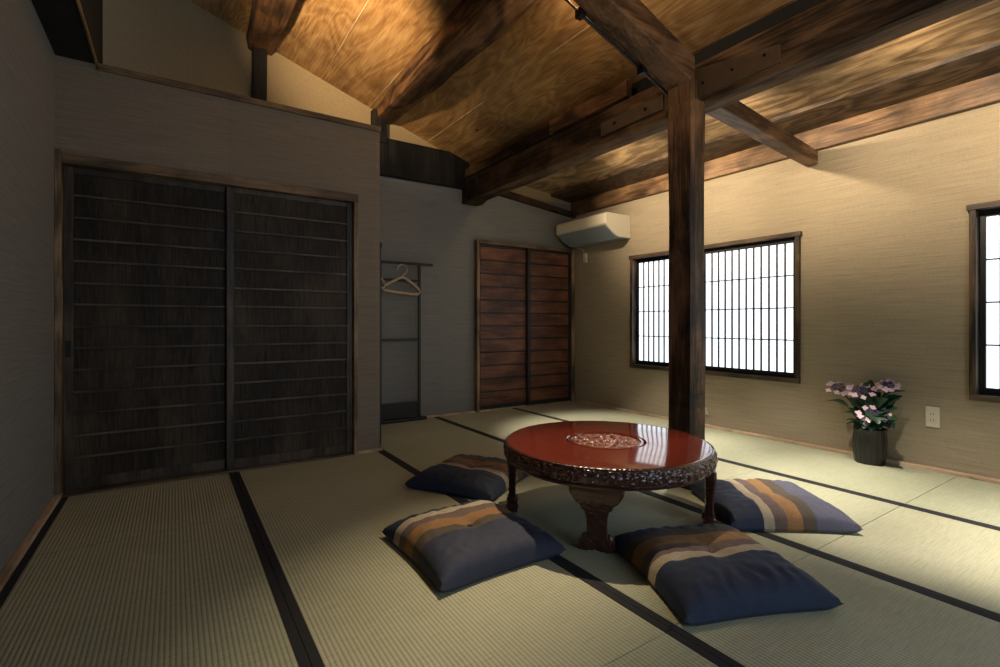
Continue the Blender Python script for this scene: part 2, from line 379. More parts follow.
# ------------------------------------------------------------------ sliding doors
def sliding(name, x0, x1, y0, z0, z1, mats, n, label, stile=.045, top=.06, bottom=.10, th=.03, proud=.012, bt=.012, uneven=0, pull=None):
    """door in a plane facing -Y, y0 its front face"""
    root = empty(name, ((x0 + x1) / 2, y0 + th / 2, z0)); struct(root, label, 'sliding door')
    MB().box(x0 + stile * .5, x1 - stile * .5, y0 + .012, y0 + th, z0 + .01, z1 - .01).build('board_panel', M[mats[0]], root)
    for a in (x0, x1 - stile): MB().box(a, a + stile, y0, y0 + th, z0, z1).build('stile', M[mats[1]], root, bevel=.003)
    MB().box(x0 + stile, x1 - stile, y0 + .002, y0 + th, z1 - top, z1).build('top_rail', M[mats[1]], root, bevel=.003)
    MB().box(x0 + stile, x1 - stile, y0 + .002, y0 + th, z0, z0 + bottom).build('bottom_rail', M[mats[1]], root, bevel=.003)
    h = (z1 - top - z0 - bottom) / (n + 1)
    for k in range(n):
        z = z0 + bottom + h * (k + 1) + random.uniform(-1, 1) * uneven
        MB().box(x0 + stile, x1 - stile, y0 + .012 - proud, y0 + .016, z - bt / 2, z + bt / 2).build('batten', M[mats[2]], root, bevel=.002)
    if pull:
        MB().box(pull - .014, pull + .014, y0 - .002, y0 + .004, .80, .90).build('pull', M['black'], root, bevel=.004)
    return root
sliding('door_1', -.543, .335, YC + .050, .012, 1.925, ('door_dark', 'door_stile', 'door_batten'), 13, 'left dark slatted closet door with thin battens', pull=-.52, uneven=.003, top=.035, bottom=.065, bt=.013, proud=.018)
sliding('door_2', .296, 1.146, YC + .012, .012, 1.925, ('door_dark', 'door_stile', 'door_batten'), 13, 'right dark slatted closet door overlapping the left one', uneven=.003, top=.035, bottom=.065, bt=.013, proud=.018)
# closet casing
k = MB(); k.box(-.571, -.543, YC - .030, YC + .05, 0, 2.0); struct(k.build('trim_7', M['casing'], bevel=.004), 'brown jamb left of the closet doors', 'trim')
k = MB(); k.box(1.146, 1.180, YC - .025, YC + .05, 0, 1.965); struct(k.build('trim_8', M['casing'], bevel=.004), 'brown jamb right of the closet doors', 'trim')
k = MB(); k.box(-.543, 1.180, YC - .028, YC + .05, 1.928, 1.985); k.box(-.543, 1.146, YC + .05, YC + .095, 1.926, 1.97); struct(k.build('trim_9', M['casing_x'], bevel=.004), 'brown header above the closet doors', 'trim')
# back doors
sliding('door_3', 2.865, 3.592, YB - .034, .018, 1.905, ('red_panel', 'black', 'black'), 11, 'left red brown slatted door with black battens', stile=.035, top=.03, bottom=.05, th=.028, bt=.014)
sliding('door_4', 3.540, 4.235, YB - .064, .018, 1.905, ('red_panel', 'black', 'black'), 11, 'right red brown slatted door beside the room corner', stile=.045, top=.03, bottom=.05, th=.028, bt=.014)
k = MB(); k.box(2.835, 2.868, YB - .068, YB, 0, 1.945); struct(k.build('trim_10', M['casing'], bevel=.003), 'jamb left of the red brown doors', 'trim')
k = MB(); k.box(4.235, 4.285, YB - .072, YB, 0, 1.96); struct(k.build('trim_11', M['casing'], bevel=.003), 'jamb right of the red brown doors', 'trim')
k = MB(); k.box(2.868, 4.235, YB - .068, YB, 1.905, 1.945); struct(k.build('trim_12', M['casing_x'], bevel=.003), 'header above the red brown doors', 'trim')

# ------------------------------------------------------------------ windows
def window(name, y0, y1, z0, z1, label):
    root = empty(name, (XR, (y0 + y1) / 2, z0)); struct(root, label, 'window')
    d0, d1 = XR - .028, XR + .075; cw = .034
    k = MB(); k.box(d0, d1, y0, y0 + cw, z0, z1); k.box(d0, d1, y1 - cw, y1, z0, z1); k.build('casing_side', M['win_wood_z'], root, bevel=.003)
    k = MB(); k.box(d0 - .006, d1, y0 - .012, y1 + .012, z1 - cw, z1 + .004); k.box(d0 - .006, d1, y0, y1, z0 - .004, z0 + cw); k.build('casing_rail', M['win_wood'], root, bevel=.003)
    yi0, yi1, zi0, zi1 = y0 + cw, y1 - cw, z0 + cw, z1 - cw
    mid = (yi0 + yi1) / 2
    for (a, b, dx) in ((yi0, mid + .016, 0), (mid - .016, yi1, .026)):
        sx = XR + .012 + dx; st = .032; rb = .044
        sh = MB(); sh.box(sx, sx + .024, a, a + st, zi0, zi1); sh.box(sx, sx + .024, b - st, b, zi0, zi1)
        sh.box(sx, sx + .024, a + st, b - st, zi0, zi0 + rb); sh.box(sx, sx + .024, a + st, b - st, zi1 - rb, zi1)
        so = sh.build('shoji_sash', M['black'], root, bevel=.002)
        n = 11; pitch = (b - a - 2 * st) / (n + 1); la = MB()
        for i in range(1, n + 1):
            y = a + st + pitch * i; la.box(sx + .004, sx + .016, y - .0068, y + .0068, zi0 + rb, zi1 - rb)
        hh = (zi1 - zi0 - 2 * rb) / 4
        for i in range(1, 4):
            z = zi0 + rb + hh * i; la.box(sx + .006, sx + .014, a + st, b - st, z - .005, z + .005)
        la.build('lattice', M['lattice'], so)
        MB().box(sx + .0165, sx + .0185, a + st * .6, b - st * .6, zi0 + rb * .6, zi1 - rb * .6).build('paper_pane', M['paper'], so)
    return root
window('window_1', *W1, 'wide shoji window behind the timber post')
window('window_2', *W2, 'shoji window cut off by the right edge')

# ------------------------------------------------------------------ beams and post
def rough_beam(x0, x1, z0, z1, y0, y1, amp=.006, n=26, expo=5, seed=0, taper=None):
    rings = []
    for i in range(n + 1):
        t = i / n; y = y0 + (y1 - y0) * t
        ax0, ax1, az0, az1 = (x0, x1, z0, z1) if taper is None else taper(y)
        cx, cz_, hx, hz = (ax0 + ax1) / 2, (az0 + az1) / 2, (ax1 - ax0) / 2, (az1 - az0) / 2
        ring = []
        for k in range(28):
            a = (k + .5) * 2 * math.pi / 28; ca, sa = math.cos(a), math.sin(a)
            rr = (abs(ca) ** expo + abs(sa) ** expo) ** (-1 / expo)
            nn = noise.noise(Vector((ca * 1.3 + seed, sa * 1.3, y * 1.6))) * amp * 1.6 + noise.noise(Vector((ca * 4 + seed, sa * 4, y * 7))) * amp * .5
            ring.append((cx + ca * rr * hx + ca * nn, y, cz_ + sa * rr * hz + sa * nn))
        rings.append(ring)
    return MB().loft(rings)
# big beam
root = empty('main_beam', (2.775, YB, 2.343))
rough_beam(2.69, 2.865, 2.343, 2.605, YF, YB - .02, .004, 40, 14, 1).build('timber', M['old_dark'], root, smooth=False)
MB().prism([(4.86, 2.33), (4.86, 2.56), (4.52, 2.56), (4.52, 2.42), (4.60, 2.36), (4.72, 2.325)], 'x', 2.678, 2.885).build('carved_nose', M['old_dark_x'], root, bevel=.008)
def facepts(x, seq):
    """points on a plane X=x from picture columns and heights on the original beam face"""
    out = []
    for (u, v) in seq:
        r_ = (u - 500) / 494.5; k_ = (.835 * r_ + .5505) / (.835 - .5505 * r_)
        y = x / k_; D = .5505 * x + .835 * y; out.append((y, 1 + (323.5 - v) / 494.5 * D))
    return out
pr = facepts(2.685, [(693, 71), (781, 44.5), (781, 62.5), (693, 101)])
pl = MB().prism(pr, 'x', 2.672, 2.70).build('splice_plate', M['plate'], root, bevel=.002)
for f in (.15, .5, .85):
    y = pr[0][0] + (pr[1][0] - pr[0][0]) * f
    MB().tube([(2.664, y, 2.455), (2.675, y, 2.455)], .008, 8).build('bolt', M['iron'], pl)
pq = facepts(2.685, [(602, 130), (664, 100)])
pl = MB().prism([(pq[0][0], 2.50), (pq[1][0] - .0, 2.50), (pq[1][0], 2.405), (pq[0][0], 2.405)], 'x', 2.672, 2.70).build('splice_plate', M['plate'], root, bevel=.002)
for f in (.25, .75):
    y = pq[0][0] + (pq[1][0] - pq[0][0]) * f
    MB().tube([(2.664, y, 2.455), (2.675, y, 2.455)], .011, 8).build('bolt', M['iron'], pl)
tag(root, 'massive dark beam running from the back wall past the timber post', 'beam', kind='thing')
# packing planks laid on the beam
o = MB().prism([(2.66, 2.607), (2.72, 2.607), (2.72, 2.745), (2.66, 2.72)], 'y', 2.42, 3.28).build('packing_plank', M['old_brown'], bevel=.004)
tag(o, 'short reddish brown plank packed on top of the main beam', 'plank', kind='thing')
o = MB().prism([(2.68, 2.607), (2.74, 2.607), (2.74, 2.72), (2.68, 2.70)], 'y', 3.30, 4.80).build('packing_plank', M['old_dark'], bevel=.004)
tag(o, 'long dark plank packed on the main beam near the back wall', 'plank', kind='thing')
# purlins
def tp1(y):
    t = min(1, max(0, (y - 3.6) / 1.2)); t = t * t * (3 - 2 * t)
    return (1.60 + .07 * t, 1.865 + .01 * t, 2.955 + .075 * t, 3.175)
o = rough_beam(0, 0, 0, 0, YF, YB + .03, .012, 60, 7, 5, tp1).build('log_purlin', M['log'], smooth=True)
tag(o, 'thick rough log purlin under the middle of the plywood ceiling', 'beam', 'log purlins', 'thing')
def tp2(y):
    t = min(1, max(0, (y - 3.6) / 1.2)); return (.50 + .03 * t, .755 - .01 * t, 3.325 + .07 * t, 3.565)
o = rough_beam(0, 0, 0, 0, YF, YB + .03, .012, 60, 7, 9, tp2).build('log_purlin', M['log'], smooth=True)
tag(o, 'log purlin at the upper left above the closet', 'beam', 'log purlins', 'thing')
o = rough_beam(.575, .675, 0, 0, 0, 1).build if False else None
tag(box(.570, .680, YB - .085, YB + .02, ZC, 3.42).build('king_post', M['soot'], bevel=.006), 'short dark post on the gable at the upper left above the closet', 'post', 'short gable posts', 'thing')
tag(box(1.640, 1.780, YB - .085, YB + .02, 2.80, 3.12).build('king_post', M['soot'], bevel=.006), 'short dark post on the gable behind the closet corner', 'post', 'short gable posts', 'thing')
k = MB().box(1.36, 2.72, YB - .07, YB + .02, 2.490, 2.862)
tag(k.build('tie_beam', M['soot'], bevel=.008), 'deep dark beam across the back wall above the clothes rack', 'beam', kind='thing')
tag(box(XL, 1.36, YB - .07, YB + .02, 2.56, 2.7).build('tie_beam', M['soot']), 'deep dark beam on the gable behind the closet top', 'beam', kind='thing')
k = MB().prism([(2.86, 2.525), (4.33, 2.36), (4.33, 2.425), (2.86, 2.61)], 'y', YB - .05, YB + .02)
tag(k.build('wall_plate_rail', M['old_dark_x'], bevel=.006), 'thin sloping dark rail on the back wall above the red brown doors', 'rail', kind='thing')
# sloping rafter on the post
def slopebox(x0, x1, zb, zt, sl, y0, y1):
    """bottom height zb and top zt at x0, dropping sl per unit x"""
    return MB().prism([(x0, zb), (x1, zb - sl * (x1 - x0)), (x1, zt - sl * (x1 - x0)), (x0, zt)], 'y', y0, y1)
zr = lambda x: 2.458 + .342 * (2.58 - x)
root = empty('sloping_rafter', (2.58, 1.92, 2.458))
slopebox(XL, 2.62, zr(XL), zr(XL) + .163, .342, 1.838, 2.0).build('timber', M['rafter'], root, bevel=.008)
MB().prism([(1.9, zr(1.9) + .02), (2.66, zr(2.66) + .02), (2.66, zr(2.66) + .09), (1.9, zr(1.9) + .09)], 'y', 2.0, 2.06).build('side_batten', M['old_brown'], root, bevel=.003)
tag(root, 'brown sloping rafter rising from the top of the timber post', 'beam', kind='thing')
root = empty('tie_rod', (2.58, 2.02, zr(2.58)))
MB().tube([(XL + .05, 2.018, zr(XL + .05) - .006), (2.60, 2.018, zr(2.60) - .006)], .006, 8).build('rod', M['iron'], root, smooth=True)
for x in (2.36, 1.86):
    MB().box(x - .02, x + .02, 1.995, 2.045, zr(x) - .03, zr(x) + .02).build('clamp', M['iron'], root, bevel=.004)
tag(root, 'black iron rod with clamps along the rafter underside', 'rod')
# short cross beam to the right wall
root = empty('cross_beam', (2.87, 1.86, 2.33))
m_ = MB(); 
def ring(x, y, z, w_, h_): return [(x, y - w_, z), (x, y + w_, z), (x, y + w_, z + h_), (x, y - w_, z + h_)]
m_.loft([ring(2.84, 1.865, 2.345, .058, .11), ring(4.31, 1.955, 2.283, .05, .10)])
m_.build('timber', M['rafter'], root, bevel=.006)
tag(root, 'short squared beam from the main beam to the right wall', 'beam', kind='thing')
# post with notched head
root = empty('timber_post', (2.65, 1.92, 0))
py0, py1 = 1.833, 2.010
rings = []
for i in range(30):
    z = 2.35 * i / 29; e = .003
    ring_ = []
    pts = [(2.580, py0 + .012), (2.607, py0), (2.705, py0), (2.728, py0 + .022), (2.728, py1 - .012), (2.71, py1), (2.592, py1), (2.580, py1 - .012)]
    for (x, y) in pts:
        ring_.append((x + noise.noise(Vector((x * 9, y * 9, z * 2.2))) * .005, y + noise.noise(Vector((x * 9 + 5, y * 9, z * 2.2))) * .005, z))
    rings.append(ring_)
MB().loft(rings).build('shaft', M['post'], root)
MB().prism([(2.58, py0 + .004), (2.686, py0 + .004), (2.686, py1 - .004), (2.58, py1 - .004)], 'z', 2.34, 2.472).build('head_tenon', M['post'], root, bevel=.004)
tag(root, 'square reddish brown timber post rising behind the round table', 'post', kind='thing')

# ------------------------------------------------------------------ round table
TX, TY, TZ = 1.852, 1.822, .402
root = empty('round_table', (TX, TY, 0))
prof = [(.0, TZ - .012), (.10, TZ - .012)] 
top = MB().lathe([(.001, TZ - .05), (.50, TZ - .05), (.507, TZ - .008), (.503, TZ - .001), (.495, TZ), (.202, TZ), (.198, TZ - .006), (.192, TZ - .006), (.188, TZ), (.176, TZ), (.172, TZ - .010), (.001, TZ - .010)], TX, TY, 128)
top.build('table_top', M['lacquer'], root, smooth=True)
bpy.data.objects[-1] if False else None
def carve(a, r, z):
    if r < .49 or r > .60: return 0
    q = Vector((math.cos(a) * 26, math.sin(a) * 26, z * 58))
    v = noise.noise(q) + .6 * noise.noise(q * 2.3)
    return max(-.003, min(.004, v * .009))
pr_ = [(.503, TZ - .006), (.508, TZ - .001), (.514, TZ - .004)]
for i in range(22):
    pr_.append((.514 + .010 * math.sin(math.pi * i / 21) ** .7, TZ - .010 - .064 * (i / 21)))
pr_ += [(.517, TZ - .077), (.512, TZ - .083), (.46, TZ - .085), (.46, TZ - .05)]
rim = MB().lathe(pr_, TX, TY, 720, lambda a, r, z: carve(a, r, z) if TZ - .072 < z < TZ - .012 else 0)
rim.build('carved_rim', M['carved'], root, smooth=True)
MB().lathe([(.47, TZ - .084), (.498, TZ - .084), (.495, TZ - .096), (.488, TZ - .098), (.47, TZ - .098)], TX, TY, 96).build('lower_moulding', M['carved'], root, smooth=True)
# medallion relief
md = MB(); R = 40; A = 120; rings = []
for i in range(1, R + 1):
    r_ = .172 * i / R; ring_ = []
    for k in range(A):
        a = k * 2 * math.pi / A; x, y = r_ * math.cos(a), r_ * math.sin(a)
        q = Vector((x * 42, y * 42, 3)); h = noise.noise(q) * .5 + abs(noise.noise(q * 1.9)) * .6
        fall = min(1, (.172 - r_) / .01)
        ring_.append((TX + x, TY + y, TZ - .008 + max(0, h) * .016 * fall))
    rings.append(ring_)
md.loft(rings, caps=False); c0 = len(md.v); md.v.append((TX, TY, TZ - .004)); md.f += [(c0, k, (k + 1) % A) for k in range(A)]
md.build('carved_medallion', M['medallion'], root, smooth=True)
def table_leg(ang, rad, lean, rot=0):
    """flat carved leg; rad = outer radius of the knee, lean = how far the foot sits inward"""
    ca, sa = math.cos(ang), math.sin(ang); cb, sb = math.cos(ang + rot), math.sin(ang + rot)
    def W(o, s_, z):
        o2 = rad - .03 - lean * max(0, 1 - z / .25)
        return (TX + ca * o2 + cb * o - sb * s_, TY + sa * o2 + sb * o + cb * s_, z)
    P = [(.012, .040, .020), (.03, .050, .022), (.052, .048, .022), (.066, .044, .021), (.10, .043, .018), (.145, .045, .018), (.17, .050, .019),
         (.185, .053, .020), (.192, .066, .021), (.212, .074, .022), (.222, .090, .023), (.245, .106, .024), (.262, .116, .025), (.275, .119, .026), (.305, .119, .026)]
    m1 = MB(); rings = []
    for (z, hw, th) in P:
        ring_ = []
        for (a, b) in ((-1, -.6), (-.93, -1), (.93, -1), (1, -.6), (1, .6), (.93, 1), (-.93, 1), (-1, .6)):
            q = noise.noise(Vector((a * hw * 60, z * 60, ang))) * .0025
            ring_.append(W(b * th + (q if b > 0 else 0), a * hw, z))
        rings.append(ring_)
    m1.loft(rings)
    for sg in (-1, 1):      # scrolled toes
        m1.tube([W(-.028, sg * .050, .032), W(.026, sg * .050, .032)], .031, 18)
        m1.tube([W(-.032, sg * .050, .034), W(.031, sg * .050, .034)], .012, 12)
        m1.tube([W(-.024, sg * .022, .014), W(.022, sg * .022, .014)], .013, 12)
    m1.build('leg', M['carved'], root, bevel=.002)
table_leg(math.radians(219), .442, .045)
table_leg(math.radians(312.5), .526, .0, math.radians(-5))
table_leg(math.radians(131.5), .524, .0, math.radians(13))
table_leg(math.radians(40), .485, .01)
tag(root, 'low round red lacquered table with carved rim and medallion', 'table')

# ------------------------------------------------------------------ cushions
def cushion(cx, cy, phi, label, seed, h=.125, sx=.60, sy=.62, e0=.3, end=(.04, .05, .10)):
    fab = fabric_stripes(e0, end)
    root = empty('floor_cushion', (cx, cy, 0)); root.rotation_euler.z = math.radians(phi)
    N = 56; vs = {}; mb = MB()
    def pt(i, j, top):
        u = -1 + 2 * i / N; v = -1 + 2 * j / N
        # edges bow inwards a little, corners stay sharp
        x = u * (1 - .07 * (1 - v * v) * u * u) * sx / 2; y = v * (1 - .07 * (1 - u * u) * v * v) * sy / 2
        e = max(0, (1 - u ** 4)) ** .5 * max(0, (1 - v ** 4)) ** .5
        e = e ** .85
        r2 = (x * x + y * y) ** .5
        pinch = 1 - .11 * math.exp(-(r2 / .03) ** 2) - .13 * math.exp(-(r2 / .12) ** 2) - .05 * math.exp(-(x / .03) ** 2 - (y / .15) ** 2)
        q = Vector((u * 3 + seed, v * 3, 0)); n_ = noise.noise(q) * .007 + noise.noise(q * 2.7) * .004 + abs(noise.noise(Vector((u * 9 + seed, v * 3, 2)))) * .0015
        edge = max(abs(u), abs(v))
        # gathered wrinkles running in from the seams
        wr = math.sin((u if abs(v) > abs(u) else v) * 26 + noise.noise(q) * 5) * .009 * max(0, edge - .45) * (1 - edge) * 5
        if top: z = .020 + h * .80 * e * pinch + (n_ + wr) * e
        else: z = .020 - .017 * min(1, e * 3)
        cr = abs(u) ** 8 * abs(v) ** 8
        z += .012 * cr
        return Vector((cx, cy, 0)) + Vector((x, y, z))
    idx = {}
    for top in (1, 0):
        for i in range(N + 1):
            for j in range(N + 1):
                border = i in (0, N) or j in (0, N)
                if top == 0 and border: idx[(0, i, j)] = idx[(1, i, j)]; continue
                idx[(top, i, j)] = len(mb.v); mb.v.append(tuple(pt(i, j, top)))
    for top in (1, 0):
        for i in range(N):
            for j in range(N):
                f = (idx[(top, i, j)], idx[(top, i + 1, j)], idx[(top, i + 1, j + 1)], idx[(top, i, j + 1)])
                mb.f.append(f if top else f[::-1])
    mb.build('cover', fab, root, smooth=True)
    t_ = MB(); zc = .020 + h * .80 * .72
    for a in range(3):
        an = a * math.pi / 3; t_.tube([(cx - .016 * math.cos(an), cy - .016 * math.sin(an), zc), (cx, cy, zc + .004), (cx + .016 * math.cos(an), cy + .016 * math.sin(an), zc)], .0022, 6)
    t_.build('tuft_thread', fab, root)
    tag(root, label, 'cushion', 'striped floor cushions around the round table')
cushion(1.108, 1.925, 180, 'striped navy cushion front left of the table, grey blue side nearest the viewer', 1.3, .13, e0=.19, end=(.022, .028, .055))
cushion(1.577, 2.716, -59, 'striped navy cushion farthest back, partly hidden by the left table leg', 4.1, .115, e0=.36, end=(.015, .024, .05))
cushion(1.782, 1.178, -23, 'striped navy cushion in front of the table, navy end nearest the viewer', 7.7, .125, sx=.60, sy=.63, e0=.39, end=(.02, .036, .08))
cushion(2.635, 1.422, -126, 'striped navy cushion right of the table, beside the post', 9.2, .12, e0=.27, end=(.085, .085, .13))

# ------------------------------------------------------------------ air conditioner
def at(u, v, X=None, Y=None, Z=None):
    r_ = (u - 500) / 494.5; a = .835 * r_ + .5505; b = .835 - .5505 * r_; c_ = (323.5 - v) / 494.5
    D = X / a if X is not None else (Y / b if Y is not None else (Z - 1) / c_)
    return Vector((a * D, b * D, 1 + c_ * D))
root = empty('air_conditioner', (XR, 4.28, 1.965))
sec = [(XR, 1.968), (XR, 2.222), (3.96, 2.222), (3.935, 2.212), (3.925, 2.19), (3.925, 2.098), (3.94, 2.085), (4.05, 2.005), (4.12, 1.972), (4.16, 1.965)]
MB().prism(sec, 'y', 3.868, 4.70).build('body', M['white'], root, bevel=.006)
MB().prism([(3.934, 2.078), (3.945, 2.090), (4.125, 1.968), (4.12, 1.958)], 'y', 3.886, 4.682).build('louver', M['grey_plastic'], root, bevel=.002)
MB().prism([(4.12, 1.956), (4.12, 1.97), (4.29, 1.969), (4.29, 1.960)], 'y', 3.89, 4.68).build('under_grille', M['grey_plastic'], root)
MB().box(3.95, 4.31, 3.90, 4.67, 2.215, 2.2255).build('top_intake', M['grey_plastic'], root)
tag(root, 'cream wall mounted air conditioner in the far right corner', 'air conditioner')
p = at(586, 258, X=XR)
root = empty('power_outlet', (XR, p.y, p.z))
MB().box(XR - .022, XR, p.y - .03, p.y + .03, p.z - .06, p.z + .06).build('face_plate', M['white'], root, bevel=.006)
MB().box(XR - .035, XR - .020, p.y - .02, p.y + .02, p.z - .0, p.z + .045).build('plug', M['white'], root, bevel=.004)
cd = [(XR - .03, p.y, p.z + .03), (XR - .035, p.y, p.z + .075), (XR - .03, p.y + .03, p.z + .11), (XR - .02, p.y + .08, p.z + .125), (XR - .02, p.y + .16, p.z + .14), (XR - .03, p.y + .18, p.z + .19)]
MB().tube(cd, .006, 8).build('cord', M['white'], root, smooth=True)
tag(root, 'small white outlet with cord under the air conditioner', 'outlet')

# lower wall outlet
y0, y1, zc = 1.153, 1.230, .363
root = empty('power_outlet', (XR, (y0 + y1) / 2, zc))
MB().box(XR - .010, XR, y0, y1, zc - .070, zc + .070).build('face_plate', M['white'], root, bevel=.004)
ins = MB().box(XR - .013, XR - .009, y0 + .019, y1 - .019, zc - .042, zc + .042).build('socket_insert', M['white'], root, bevel=.002)
for zz in (zc - .022, zc + .020):
    for yy in (-.008, .008): MB().box(XR - .0145, XR - .0125, (y0 + y1) / 2 + yy - .0014, (y0 + y1) / 2 + yy + .0014, zz - .007, zz + .007).build('slot', M['hole'], ins)
tag(root, 'cream double power outlet on the right wall beside the flower pot', 'outlet')
p = at(707.5, 411, X=XR)
root = empty('wall_fitting', (XR, p.y, p.z))  # small white wall fitting, not identified further
MB().prism([(p.y - .02, p.z - .035), (p.y + .03, p.z - .035), (p.y + .012, p.z + .035)], 'x', XR - .02, XR).build('plate', M['plaster_plate'], root, bevel=.003)
MB().tube([(XR - .02, p.y + .008, p.z - .015), (XR - .03, p.y + .008, p.z - .012)], .008, 10).build('button', M['plaster_plate'], root)
tag(root, 'tiny white wall fitting low beside the timber post', 'wall fitting')

# ------------------------------------------------------------------ clothes rack and hanger
root = empty('clothes_rack', (1.7, 4.5, 0))
def post_(x, y, h, nm='upright'):
    MB().box(x - .014, x + .014, y - .012, y + .012, 0.02, h).build(nm, M['black'], root, bevel=.003)
ra = (1.395, 3.905); rb_ = (1.705, 4.745); rc = (2.125, 4.745)
for (x, y) in (ra, rb_, rc): post_(x, y, 1.605)
MB().box(1.66, 2.275, 4.732, 4.758, 1.602, 1.628).build('top_bar', M['black'], root, bevel=.004)
for z in (1.44, .835): MB().box(rb_[0], rc[0], 4.738, 4.752, z - .013, z + .013).build('cross_bar', M['black'], root, bevel=.003)
MB().box(rb_[0], rc[0], 4.735, 4.755, .175, .20).build('cross_bar', M['black'], root, bevel=.003)
MB().box(rb_[0], rc[0], 4.741, 4.749, .045, .175).build('skirt_panel', M['black'], root)
MB().box(1.66, 2.20, 4.715, 4.775, 0.003, .034).build('foot_board', M['black'], root, bevel=.006)
dirv = (Vector((rb_[0], rb_[1], 0)) - Vector((ra[0], ra[1], 0)))
for z in (1.615, 1.44, .835, .19):
    MB().tube([(ra[0], ra[1], z), (rb_[0], rb_[1], z)], .011, 8).build('cross_bar', M['black'], root)
MB().tube([(ra[0] , ra[1], .012), (ra[0] + .02, ra[1] + .05, .012)], .013, 8).build('foot', M['black'], root)
MB().lathe([(.001, 1.60), (.012, 1.605), (.022, 1.625), (.022, 1.645), (.010, 1.662), (.001, 1.665)], ra[0] + .004, ra[1], 16).build('finial', M['black'], root, smooth=True)
for (x, y) in (ra, rc):
    for z in (1.2, 1.1, .95, .6):
        MB().box(x + .012, x + .0165, y - .006, y + .006, z - .02, z + .02).build('glint_mark', M['metal'], root)  # small pale pieces standing in for glints on the black lacquer
tag(root, 'black lacquered folding clothes rack against the back wall', 'clothes rack')
hy = 4.725
def hp(u, v): q = at(u, v, Y=hy); return (q.x, hy, q.z)
root = empty('coat_hanger', hp(402, 268))
MB().tube([hp(384, 290), hp(382.5, 288), hp(384, 285.5), hp(392, 281.5), hp(399, 278.2), hp(402, 277.4), hp(405, 278.2), hp(412, 283), hp(418, 288.5), hp(419.5, 292), hp(418, 294.3), hp(410, 294), hp(395, 292), hp(384, 290)], .013, 8).build('shoulder_frame', M['hanger'], root, smooth=True)
hk = [hp(402, 277)] + [hp(402.3 + 5 * math.cos(a), 269.5 - 5.2 * math.sin(a)) for a in [math.radians(d) for d in (-80, -45, 0, 45, 90, 135, 175, 200)]]
MB().tube(hk, .0065, 8).build('hook', M['hanger'], root, smooth=True)
tag(root, 'tan wooden coat hanger hanging from the black rack', 'coat hanger', 'hangers on the rack')
hy = 4.70
root = empty('coat_hanger', hp(381, 268))
MB().tube([hp(366, 288), hp(372, 280), hp(378, 277), hp(382, 279), hp(384.5, 283), hp(384, 287), hp(375, 290), hp(366, 288)], .010, 8).build('shoulder_frame', M['hanger'], root, smooth=True)
MB().tube([hp(377, 277), hp(377, 270), hp(374, 265), hp(371, 268)], .006, 8).build('hook', M['hanger'], root, smooth=True)
tag(root, 'second coat hanger mostly hidden behind the closet corner', 'coat hanger', 'hangers on the rack')

# ------------------------------------------------------------------ hydrangea
px_, py_ = 4.178, 1.505
root = empty('potted_hydrangea', (px_, py_, 0))
prof = [(.001, .0), (.085, .0), (.095, .006), (.102, .05), (.106, .11), (.106, .17), (.103, .215), (.104, .235), (.106, .242), (.105, .25), (.100, .25), (.096, .235), (.09, .20), (.001, .20)]
MB().lathe(prof, px_, py_, 96, lambda a, r, z: (-.004 if r > .09 else 0) + (-.0045 * abs(math.sin(a * 9)) if r > .09 and z < .22 else 0)).build('pot', M['pot'], root, smooth=True)
heads = []
for (u, v, X, rad) in ((839, 388, 4.20, .075), (861, 391, 4.12, .082), (888, 386, 4.20, .060), (874, 415, 4.03, .088)):
    heads.append((at(u, v, X=X), rad))
st = MB()
for (h, rad) in heads:
    a = Vector((px_ + random.uniform(-.03, .03), py_ + random.uniform(-.03, .03), .19)); m_ = (a + h) / 2 + Vector((0, 0, .04)); st.tube([a, m_, h - Vector((0, 0, .01))], .006, 6)
leafspec = []
def leaf(mb, base, tip, wd, up):
    base = Vector(base); tip = Vector(tip); d = tip - base; L = d.length; d.normalize(); s_ = d.cross(Vector(up)).normalized(); n_ = s_.cross(d).normalized()
    rings = []; K = 9; o = len(mb.v)
    for i in range(K + 1):
        t = i / K; w_ = wd * math.sin(math.pi * min(1, t * .97 + .015)) ** .8 * (1 - .35 * t); arch = math.sin(t * math.pi) * L * .12
        c_ = base + d * L * t + n_ * arch
        sr = .06 * wd * (1 if i % 2 else -1)
        for (q, lift) in ((-1, .28), (-.5, .10), (0, 0), (.5, .10), (1, .28)):
            mb.v.append(tuple(c_ + s_ * (w_ * q + sr * q) + n_ * lift * w_))
    for i in range(K):
        for k in range(4): mb.f.append((o + i * 5 + k, o + i * 5 + k + 1, o + (i + 1) * 5 + k + 1, o + (i + 1) * 5 + k))
    # underside gives the leaf a thickness
    o2 = len(mb.v); cnt = (K + 1) * 5
    for k in range(cnt): mb.v.append(tuple(Vector(mb.v[o + k]) - n_ * .0018))
    for i in range(K):
        for k in range(4): mb.f.append((o2 + i * 5 + k + 1, o2 + i * 5 + k, o2 + (i + 1) * 5 + k, o2 + (i + 1) * 5 + k + 1))
lf = MB()
